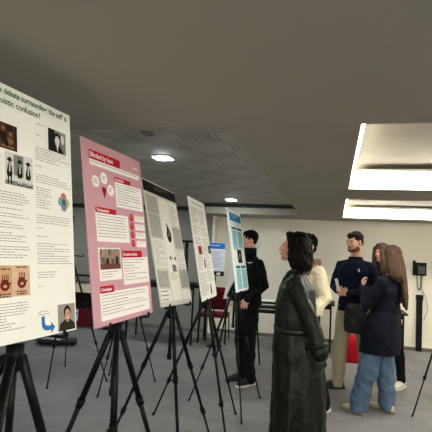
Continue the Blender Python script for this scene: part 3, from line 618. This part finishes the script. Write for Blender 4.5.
ct = c.top('trench_coat', COATM, coat, .07, .063, .056, .01, disp=((.012, (9, 9, 5)), (.006, (24, 24, 10)), (.003, (50, 50, 30))), fold=pleat, extra=coat_extra)
ringband(c, 'belt', 1.0, .036, .194, .170, .045, mat('belt_leather', (9, 11, 5), .4, bump=.2, bscale=30), .005)
bm = bmesh.new()   # turned-up collar and lapels
for sx in (-1, 1):
    limb(bm, [c.p((sx * .02, -.085, 1.47)), c.p((sx * .085, -.04, 1.475)), c.p((sx * .085, .025, 1.445)), c.p((sx * .065, .075, 1.38)), c.p((sx * .045, .13, 1.24))], [(.014, .036), (.016, .036), (.016, .034), (.014, .032), (.012, .028)], 14)
solid('collar', bm, COATM, c.o, .007, 3, ((.006, (20, 20, 20)),))
b1 = bmesh.new()
w_ = c.j('wrL'); e = c.j('elL'); d_ = (w_ - e).normalized(); a_, b_ = frame(d_)
for u in (-.055,): 
    cc = w_ + d_ * u; loft(b1, [[cc + d_ * dz + (a_ * cos(2 * pi * i / 24) + b_ * sin(2 * pi * i / 24)) * r for i in range(24)] for dz, r in ((-.015, .05), (-.015, .071), (.015, .071), (.015, .05))])
obj('cuff_strap', b1, COATM, c.o, True)
b1 = bmesh.new(); add_hand(b1, w_, (0, -.15, -1), (1, .3, 0), (.2, 1, 0), 34, c.k * .93, .005); solid('glove', b1, mat('dark_leather_glove', (34, 28, 28), .5), c.o, .004, 2)
bm = bmesh.new(); c.hair_cap(bm, (.096, .1, .098), (0, -.042, .152)); ell(bm, c.hp((0, -.075, .07)), (.1 * c.k, .075 * c.k, .12 * c.k), c.HM.to_euler(), 24)
HS = []
for i in range(11):
    an = radians(-84 + i * 16.8) ; x, y = .09 * sin(an), -.06 - .072 * cos(an)
    HS.append(([(x * .85, y * .8, .18), (x * 1.1, y, .10), (x * 1.18, y - .012, .02), (x * 1.12, y - .008, -.015), (x * 1.0, y * .95, -.035 - .012 * (i % 3))], [.034, .04, .042, .036, .02]))
HS += [([(sx * .05, .04, .208), (sx * .083, .015, .16), (sx * .088, -.01, .1), (sx * .092, -.02, .03), (sx * .085, -.03, -.02)], [.022, .024, .026, .03, .02]) for sx in (-1, 1)]
HS += [([(-.05, .02, .212), (0, .034, .214), (.05, .02, .212)], [.024, .026, .024])]
c.strands(bm, HS); solid('hair', bm, HBLK, c.o, .006, 2, ((.016, (16, 16, 12)), (.009, (38, 38, 30))))

# --- person in the cream fleece, mostly behind the coat
f = Fig('person with short dark curly hair in cream fleece jacket behind the long leather coat', (-.27, 4.95, 0), (-.8, -.6), 1.74, head=(10, 0, 0),
        elR=(.26, .02, 1.12), wrR=(.2, .17, .98), elL=(-.27, -.03, 1.13), wrL=(-.25, .12, .93), toe={'R': 8, 'L': -20}, ankL=(-.24, -.09, .08), kneeL=(-.16, -.02, .5))
f.body(SK1)
f.trousers(BLKT, .092, .07, .062)
fl = f.top('fleece_jacket', CREAM, MALE(.03, .93), .078, .068, .054, disp=((.014, (9, 9, 9)), (.006, (30, 30, 30))))
ringband(f, 'collar', 1.47, 0, .074, .072, .06, mat('dark_collar_cloth', (34, 30, 28), .9), .008)
bm = bmesh.new(); limb(bm, [f.p((-.10, -.07, 1.475)), f.p((-.15, .03, 1.465)), f.p((-.165, .10, 1.40)), f.p((-.14, .165, 1.29)), f.p((-.11, .185, 1.16))], [(.022, .042)] * 5, 12)
solid('scarf', bm, mat('brown_patterned_scarf', (120, 82, 62), .9, noise=.8, nscale=45), f.o, .007, 2, ((.006, (40, 40, 40)),))
for S_ in 'RL': f.shoe(S_, SHW, SOLEW, 1.05)
bm = bmesh.new(); f.hair_cap(bm, (.09, .104, .09), (0, -.028, .158)); f.strands(bm, [([(-.05, .04, .215), (0, .062, .222), (.05, .04, .215)], [.03, .034, .03])]); solid('hair', bm, HBLK, f.o, .006, 2, ((.014, (35, 35, 35)), (.006, (80, 80, 80))))

# --- man in the navy sweater
n = Fig('bearded man in navy sweater and khaki trousers with hands together holding paper', (.235, 5.66, 0), (-.36, -.93), 1.83, head=(-22, -5, 0),
        elR=(.245, -.02, 1.12), wrR=(.13, .20, 1.10), elL=(-.245, -.02, 1.12), wrL=(-.01, .235, 1.08), ankR=(.17, .0, .08), kneeR=(.135, .03, .5), ankL=(-.17, .0, .08), kneeL=(-.135, .03, .5),
        hands={'R': dict(d=(-.85, .35, -.1), n=(.1, -.6, .6), t=(0, .3, 1), curl=42), 'L': dict(d=(.85, .25, .05), n=(0, -.8, -.2), t=(0, 0, 1), curl=42)}, toe={'R': 52, 'L': -8})
n.body(SK3)
n.trousers(KHAKI, .098, .078, .07)
sw = n.top('sweater', NAVY, MALE(.012, .9), .062, .052, .038, -.01)
ringband(n, 'neckline', 1.462, -.002, .066, .062, .03, NAVY, .008)
ringband(n, 'hem_band', .90, 0, .176, .128, .05, NAVY, .006)
b1 = bmesh.new(); q = n.p((-.085, .13, 1.33)); limb(b1, [q + Vector((0, .004, .014)), q + Vector((.004, .006, 0)), q + Vector((-.006, .004, -.016))], [.006, .01, .005], 8); obj('logo', b1, mat('white_logo', (220, 220, 220), .5), sw, True)
for S_ in 'RL': n.shoe(S_, SHB, SOLED, 1.06)
bm = bmesh.new(); n.hair_cap(bm, (.08, .096, .084), (0, -.028, .154), short=True); n.strands(bm, [([(-.055, .02, .185), (-.02, .042, .194), (.03, .042, .194), (.058, .018, .185)], [.022, .025, .025, .022])]); solid('hair', bm, HDBR, n.o, .006, 3, ((.008, (45, 45, 45)),))
R_ = n.HM.to_euler(); bm = bmesh.new()
for cc, rr in (((0, .05, .02), (.031, .029, .023)), ((.04, .005, .04), (.022, .045, .034)), ((-.04, .005, .04), (.022, .045, .034)), ((.03, .035, .028), (.026, .032, .024)), ((-.03, .035, .028), (.026, .032, .024))): ell(bm, n.hp(cc), [v_ * n.k for v_ in rr], R_, 18)
n.strands(bm, [([(-.026, .074, .05), (0, .087, .066), (.026, .074, .05)], [.006, .0065, .006])])
solid('beard', bm, mat('beard_hair', (92, 62, 50), .9, noise=.3, nscale=120), n.o, .004, 2, ((.003, (90, 90, 90)),))

# --- woman in blue jeans, seen from behind on the left
g = Fig('woman with long light brown hair in long navy jacket and blue jeans, back to viewer', (.475, 4.93, 0), (-.82, .57), 1.66, female=True, lean=-.16, head=(8, -4, 0),
        elL=(-.235, .09, 1.12), wrL=(-.12, .22, 1.30), elR=(.22, .1, 1.12), wrR=(.06, .24, 1.1), ankR=(.17, .02, .08), ankL=(-.155, .16, .08), kneeR=(.135, .03, .5), kneeL=(-.125, .07, .5),
        hands={'L': dict(d=(.1, .15, 1), n=(.6, -.6, 0), t=(.3, -.6, .2), curl=50), 'R': dict(d=(-1, .2, .1), n=(0, -1, 0), t=(0, 0, 1), curl=35)}, toe={'R': 6, 'L': 8})
g.body(SK3)
g.trousers(DENIM, .100, .096, .09, .07, name='jeans', disp=((.016, (8, 8, 6)), (.012, (18, 18, 16)), (.005, (40, 40, 30))))
nb = [(.64, .02, .225, .19), (.74, .015, .225, .188), (.85, .01, .225, .18), (.95, .005, .212, .165), (1.08, 0, .165, .128), (1.2, .005, .168, .128), (1.3, .005, .178, .13), (1.38, 0, .15, .105), (1.425, -.005, .1, .078), (1.455, -.005, .07, .065)]
g.top('jacket', mat('dark_navy_wool', (9, 11, 22), .85, bump=.2, bscale=140), nb, .064, .056, .044, -.005)
for S_ in 'RL': g.shoe(S_, SHBG, SOLEG, 1.1, 1.05)
bm = bmesh.new(); g.hair_cap(bm, (.09, .105, .092), (0, -.032, .152)); HS = []
for i in range(13):
    an = radians(-110 + i * 18.3); x, y = .078 * sin(an), -.055 - .058 * cos(an); L = -.36 - .03 * (i % 3)
    if an < radians(-5) or an > radians(80): L = -.115 - .012 * (i % 3)
    HS.append(([(x * .8, y * .8, .17), (x * 1.08, y, .09), (x * 1.2, y - .01, .0), (x * 1.15, y - .02, max(-.12, L * .55)), (x * 1.0, y - .035, L * .78), (x * .8, y - .04, L)], [.028, .033, .036, .033, .026, .014]))
HS += [([(sx * .045, .045, .205), (sx * .083, .035, .15), (sx * .09, .025, .07), (sx * .092, .03, -.02), (sx * .075, .045, -.055)], [.02, .025, .03, .028, .016]) for sx in (-1, 1)]
HS += [([(-.045, .042, .212), (0, .055, .212), (.045, .042, .212)], [.02, .022, .02])]
g.strands(bm, HS); solid('hair', bm, HLGT, g.o, .006, 2, STR)

# --- woman in black behind her
r = Fig('woman with dark brown hair in black clothes and pale trainers, behind the woman in jeans', (.64, 6.14, 0), (-.55, -.83), 1.72, female=True, head=(-6, -3, 0), leanx=.12,
        ankL=(-.20, -.03, .08), kneeL=(-.17, .02, .5), ankR=(.12, .04, .08), kneeR=(.11, .04, .5), elL=(-.24, -.03, 1.12), wrL=(-.17, .16, 1.02), elR=(.23, 0, 1.12), wrR=(.12, .2, 1.05), toe={'R': 5, 'L': 0})
r.body(SK2)
r.trousers(BLKT, .088, .064, .055, hz=.1)
r.top('black_top', BLKF, FEM(.02, .85), .06, .05, .04)
for S_ in 'RL': r.shoe(S_, SHW, SOLEW, .98)
bm = bmesh.new(); r.hair_cap(bm, (.088, .1, .09), (0, -.03, .152)); HS = []
for i in range(11):
    an = radians(-100 + i * 20); x, y = .076 * sin(an), -.05 - .056 * cos(an)
    HS.append(([(x * .8, y * .8, .17), (x * 1.08, y, .09), (x * 1.18, y - .005, .0), (x * 1.1, y, -.12), (x, y, -.2)], [.028, .032, .034, .03, .014]))
HS += [([(sx * .01, .05, .222), (sx * .06, .055, .17), (sx * .084, .04, .09), (sx * .088, .03, .0), (sx * .08, .04, -.1), (sx * .075, .05, -.16)], [.016, .02, .022, .026, .024, .012]) for sx in (-1, 1)]
r.strands(bm, HS); solid('hair', bm, HBRN, r.o, .006, 2, STR)

# things held
t = n.o.matrix_basis
def held(fig, v): return Matrix.Rotation(fig.rz, 4, 'Z') @ fig.p(v) + Vector(fig.loc)
h0 = held(n, (.075, .30, 1.13))
bm = bmesh.new(); box(bm, (-.012, -.004, -.03), (.02, .004, .11), bev=.001); o = obj('folded_paper', bm, mat('white_paper', (228, 228, 222), .6)); o.location = h0; o.rotation_euler = (radians(-8), radians(12), n.rz); tag(o, 'folded white paper held in the hands of the man in navy sweater', 'paper')
t = thing('handbag', 'dark soft bag hanging in front of the man in navy sweater', 'bag', held(n, (-.12, .31, .84)), n.rz)
bm = bmesh.new(); R = []
for z, a1, b1_ in ((-.17, .09, .03), (-.15, .125, .048), (-.02, .13, .05), (.1, .115, .04), (.15, .10, .018)):
    R.append([Vector((math.copysign(abs(cos(q)) ** .6, cos(q)) * a1, math.copysign(abs(sin(q)) ** .7, sin(q)) * b1_, z)) for q in [2 * pi * i / 28 for i in range(28)]])
loft(bm, R); solid('bag_body', bm, mat('dark_grey_nylon', (16, 16, 18), .6, bump=.3, bscale=30), t, .007, 3, ((.01, (14, 14, 14)),))
bm = bmesh.new(); limb(bm, [(-.09, 0, .13), (-.07, 0, .22), (0, -.01, .25), (.07, 0, .22), (.09, 0, .13)], [.008] * 5, 10); obj('strap', bm, BLKF, t, True)
# ------------------------------------------------------------ background
WM = mat('chair_chrome', (60, 60, 62), .35, metal=.6); REDF = mat('dark_red_fabric', (88, 12, 24), .85, bump=.2, bscale=120); TOPW = mat('beige_laminate', (208, 196, 172), .5)
# wall phone with coiled cord
t = thing('wall_phone', 'black wall telephone with coiled cord on the pale back wall', 'telephone', (1.40, 8.6, 1.40))
b1 = bmesh.new(); box(b1, (-.065, -.075, -.12), (.115, 0, .1), bev=.012); obj('phone_body', b1, BLACKP, t, True)
b1 = bmesh.new(); limb(b1, [(-.085, -.085, -.1), (-.09, -.10, 0), (-.085, -.085, .11)], [.024, .017, .024], 14); obj('handset', b1, BLACKP, t, True)
b1 = bmesh.new(); box(b1, (-.02, -.08, -.09), (.09, -.074, .04), bev=.002); obj('keypad', b1, mat('charcoal_plastic', (52, 52, 54), .4), t)
b1 = bmesh.new(); pts = []
for i in range(140):
    s_ = i / 139; a_ = s_ * 2 * pi * 26; x = -.03 + .07 * (1 - cos(pi * s_)) / 2 ; z = -.11 - .26 * sin(pi * s_); pts.append((x + .008 * cos(a_), -.04 + .008 * sin(a_), z))
limb(b1, pts, [.0042] * len(pts), 6); obj('coiled_cord', b1, BLACKP, t, True)
b1 = bmesh.new(); limb(b1, [(.05, -.02, -.11), (.05, -.015, -.35), (.12, -.012, -.5), (.16, -.012, -.7), (.1, -.012, -.85), (.03, -.012, -.92)], [.004] * 6, 6); obj('wall_cable', b1, BLACKP, t, True)
b1 = bmesh.new(); box(b1, (-.05, -.05, 0), (.045, 0, .9), bev=.008); box(b1, (-.058, -.06, .86), (.055, 0, .95), bev=.008); o = obj('cable_cover', b1, BLACKM); o.location = (1.42, 8.598, .0); tag(o, 'black vertical cable cover running up the back wall below the phone', 'cable cover')
# tables
def table(label, loc, rz, L, W, H, topm, group=None, panel=True):
    t = thing('folding_table', label, 'table', loc, rz, group)
    b1 = bmesh.new(); box(b1, (-L / 2, -W / 2, H - .03), (L / 2, W / 2, H), bev=.005); obj('tabletop', b1, topm, t)
    for x in (-L / 2 + .06, L / 2 - .06):
        for y in (-W / 2 + .05, W / 2 - .05): b1 = bmesh.new(); box(b1, (x - .014, y - .014, 0), (x + .014, y + .014, H - .03), bev=.004); obj('leg', b1, BLACKM, t)
    b1 = bmesh.new(); box(b1, (-L / 2 + .05, -W / 2 + .03, H - .09), (L / 2 - .05, -W / 2 + .05, H - .03)); box(b1, (-L / 2 + .05, W / 2 - .05, H - .09), (L / 2 - .05, W / 2 - .03, H - .03)); obj('apron', b1, BLACKM, t)
    return t
table('black table behind the women on the right by the back wall', (.62, 7.85, 0), 0, .95, .6, .72, BLACKP)
table('dark table against the back wall behind the long leather coat', (-.38, 7.95, 0), 0, .8, .6, .77, BLACKP)
t = thing('side_table', 'narrow black side table with two shelves beside the man in black', 'table', (-1.03, 7.35, 0), radians(8))
b1 = bmesh.new(); box(b1, (-.17, -.15, .745), (.17, .15, .775), bev=.006); obj('tabletop', b1, BLACKP, t)
for z in (.60, .67): b1 = bmesh.new(); box(b1, (-.16, -.14, z), (.16, .14, z + .03), bev=.006); obj('shelf', b1, BLACKP, t)
for x in (-1, 1):
    for y in (-1, 1): b1 = bmesh.new(); box(b1, (x * .155 - .014, y * .135 - .014, 0), (x * .155 + .014, y * .135 + .014, .745), bev=.004); obj('leg', b1, BLACKM, t)
b1 = bmesh.new(); box(b1, (-.13, -.1, 0), (.13, .1, .012)); o = obj('paper_stack', b1, mat('white_paper', (228, 228, 222), .6)); o.location = (-1.03, 7.35, .7755); o.rotation_euler = (0, 0, .2); tag(o, 'white paper lying on top of the narrow black side table', 'paper')
t = table('table with beige top at far left behind the nearest posters', (-4.9, 8.0, 0), 0, 1.7, .62, .76, TOPW)
b1 = bmesh.new(); box(b1, (-.84, -.35, .04), (.84, -.335, .36), bev=.004); o = obj('floor_banner', b1, REDF); o.location = (-4.9, 8.0, 0); tag(o, 'low dark red banner standing in front of the beige topped table', 'banner')
b1 = bmesh.new(); box(b1, (-.2, -.012, 0), (.2, 0, .2)); o = obj('sign', b1, mat('pale_blue_card', (196, 212, 232), .5)); o.location = (-4.72, 7.648, .13); tag(o, 'pale blue sign with large letters on the low dark red banner', 'sign')
wl = words('lettering', 'UV', o, -.02, .04, .17, mat('sign_blue_print', (40, 60, 150), .5), y=.013, bold=.004)
b1 = bmesh.new(); box(b1, (-.85, -.33, .64), (.85, -.312, .765), bev=.003); obj('fascia', b1, TOPW, t)
b1 = bmesh.new(); box(b1, (-.82, -.29, .3), (.82, -.275, .64)); obj('modesty_panel', b1, BLACKP, t)
t = thing('shelf_unit', 'low dark shelf standing on the beige topped table', 'shelf', (-4.9, 8.15, .7655))
b1 = bmesh.new(); box(b1, (-.8, -.12, .0), (-.77, .12, .14)); box(b1, (.77, -.12, 0), (.8, .12, .14)); obj('side_panel', b1, BLACKP, t)
b1 = bmesh.new(); box(b1, (-.8, -.12, .1405), (.8, .12, .165)); obj('shelf_board', b1, BLACKP, t)
# stack chairs with red upholstery
def chair(label, loc, rz, first=[None]):
    t = thing('stacking_chair', label, 'chair', loc, rz)
    b1 = bmesh.new(); box(b1, (-.23, -.22, .42), (.23, .22, .48), bev=.02); obj('seat', b1, REDF, t, True)
    b1 = bmesh.new(); R = []
    for z, y, w_ in ((.56, .20, .2), (.66, .215, .22), (.85, .25, .22), (.93, .265, .19)): R.append([Vector((math.copysign(abs(cos(q)) ** .5, cos(q)) * w_, y + math.copysign(abs(sin(q)) ** .5, sin(q)) * .022, z)) for q in [2 * pi * i / 24 for i in range(24)]])
    loft(b1, R); obj('backrest', b1, REDF, t, True)
    for sx in (-1, 1):
        b1 = bmesh.new(); limb(b1, [(sx * .22, .27, .8), (sx * .22, .2, .5), (sx * .215, .19, .44), (sx * .23, .26, .01)], [.012] * 4, 8); obj('rear_leg', b1, BLACKM, t, True)
        b1 = bmesh.new(); limb(b1, [(sx * .215, .18, .42), (sx * .215, -.19, .42), (sx * .225, -.23, .01)], [.011] * 3, 8); obj('front_leg', b1, BLACKM, t, True)
    return t
chair('red upholstered chair in the background right of the small red square poster', (-1.95, 7.7, 0), radians(185))
# notice with blue header on a stand
t = thing('notice_stand', 'slim stand holding white notice with bright blue header', 'sign', (-1.86, 7.25, 0), radians(8))
b1 = bmesh.new(); box(b1, (-.14, -.01, 1.12), (.14, 0, 1.66)); bd = obj('board', b1, mat('white_card', (226, 230, 238), .5), t)
f_ = flat('header', bd, [(rect(-.138, 1.56, .138, 1.655), 0, 0)] + lines(-.1, 1.59, .05, 1.62, .02, .012, 0, 1, 1) , [BLUE, WHITEP], y0=.0106)
flat('footer', bd, [(rect(-.138, 1.125, .138, 1.2), 0, 0), (disc(-.05, 1.16, .025), 1, 1), (rect(.02, 1.14, .08, 1.18), 1, 1)], [INKD, WHITEP], y0=.0106)
flat('body_text', bd, lines(-.11, 1.25, .11, 1.52, .03, .008, .3), [mat('pale_blue_ink', (150, 160, 190), .5)], y0=.0106)
b1 = bmesh.new(); rod(b1, (0, .012, .02), (0, .012, 1.5), .012); obj('pole', b1, BLACKM, t, True)
b1 = bmesh.new(); rod(b1, (0, .012, 0), (0, .012, .02), .1, .09, 28); obj('base', b1, BLACKM, t, True)
# white display board behind the man in black
t = thing('display_board', 'blank white display board on easel legs behind the man in black', 'display board', (-1.28, 6.55, 0), radians(2))
bm = bmesh.new(); loft(bm, [[Vector((x, y, z)) for x, y, z in ((-.24, dy, .86), (.23, dy, .86), (.25, dy + .22, 1.82), (-.12, dy + .22, 1.75))] for dy in (-.12, -.108)]); obj('panel', bm, mat('white_board', (246, 246, 240), .5), t)
for x0, x1 in ((-.05, -.3), (.12, .32)): b1 = bmesh.new(); rod(b1, (x0, .09, 1.6), (x1, -.16, 0), .012); obj('leg', b1, BLACKM, t, True)
b1 = bmesh.new(); rod(b1, (.04, .115, 1.6), (.02, .42, 0), .012); obj('leg', b1, BLACKM, t, True)
b1 = bmesh.new(); rod(b1, (-.27, -.135, .85), (.27, -.135, .85), .012); obj('ledge', b1, BLACKM, t, True)
# black stand with a cross bar, and dark table before the grey wall
table('dark table in front of the grey wall section, behind poster gaps', (-2.75, 7.35, 0), 0, 1.25, .5, .97, BLACKP)
t = thing('lamp_stand', 'black desk lamp with flat bar head on the dark table by grey wall', 'lamp', (-2.37, 7.3, .97))
b1 = bmesh.new(); rod(b1, (0, 0, 0), (0, 0, .02), .07, .065, 24); obj('base', b1, BLACKM, t, True)
b1 = bmesh.new(); rod(b1, (0, 0, .02), (-.02, 0, .68), .032, .03); obj('pole', b1, BLACKM, t, True)
b1 = bmesh.new(); box(b1, (-.11, -.05, .67), (.09, .05, .71), bev=.012); obj('lamp_head', b1, BLACKM, t, True)
# red bag on the floor
t = thing('shopping_bag', 'small red bag standing on floor seen between the khaki trouser legs', 'bag', (.29, 7.2, 0))
bm = bmesh.new(); R = []
for z, a1, b1_ in ((0, .12, .06), (.02, .125, .065), (.25, .085, .04), (.40, .06, .012)): R.append([Vector((math.copysign(abs(cos(q)) ** .5, cos(q)) * a1, math.copysign(abs(sin(q)) ** .5, sin(q)) * b1_, z)) for q in [2 * pi * i / 24 for i in range(24)]])
loft(bm, R); obj('bag_body', bm, mat('bright_red_cloth', (190, 22, 34), .7, bump=.2, bscale=40), t, True)
b1 = bmesh.new(); limb(b1, [(-.04, 0, .39), (-.03, 0, .47), (.03, 0, .47), (.04, 0, .39)], [.006] * 4, 8); obj('handle', b1, mat('bright_red_cloth', (190, 22, 34), .7), t, True)
# black bag on the carpet at left
t = thing('floor_bag', 'black bag lying on the carpet seen below the white poster corner', 'bag', (-4.03, 6.2, 0), radians(10))
bm = bmesh.new(); ell(bm, (0, 0, .08), (.2, .12, .08)); ell(bm, (.19, .05, .07), (.13, .1, .07)); ell(bm, (-.17, .03, .06), (.12, .1, .06)); solid('bag_body', bm, mat('black_nylon', (20, 20, 22), .45, bump=.3, bscale=20), t, .012, 3, ((.03, (7, 7, 7)),), clampz=.004)
b1 = bmesh.new(); limb(b1, [(-.15, -.08, .1), (-.08, -.12, .12), (.04, -.125, .12), (.12, -.08, .1)], [.012] * 4, 8); obj('strap', b1, mat('pale_strap', (170, 168, 160), .6), t, True)
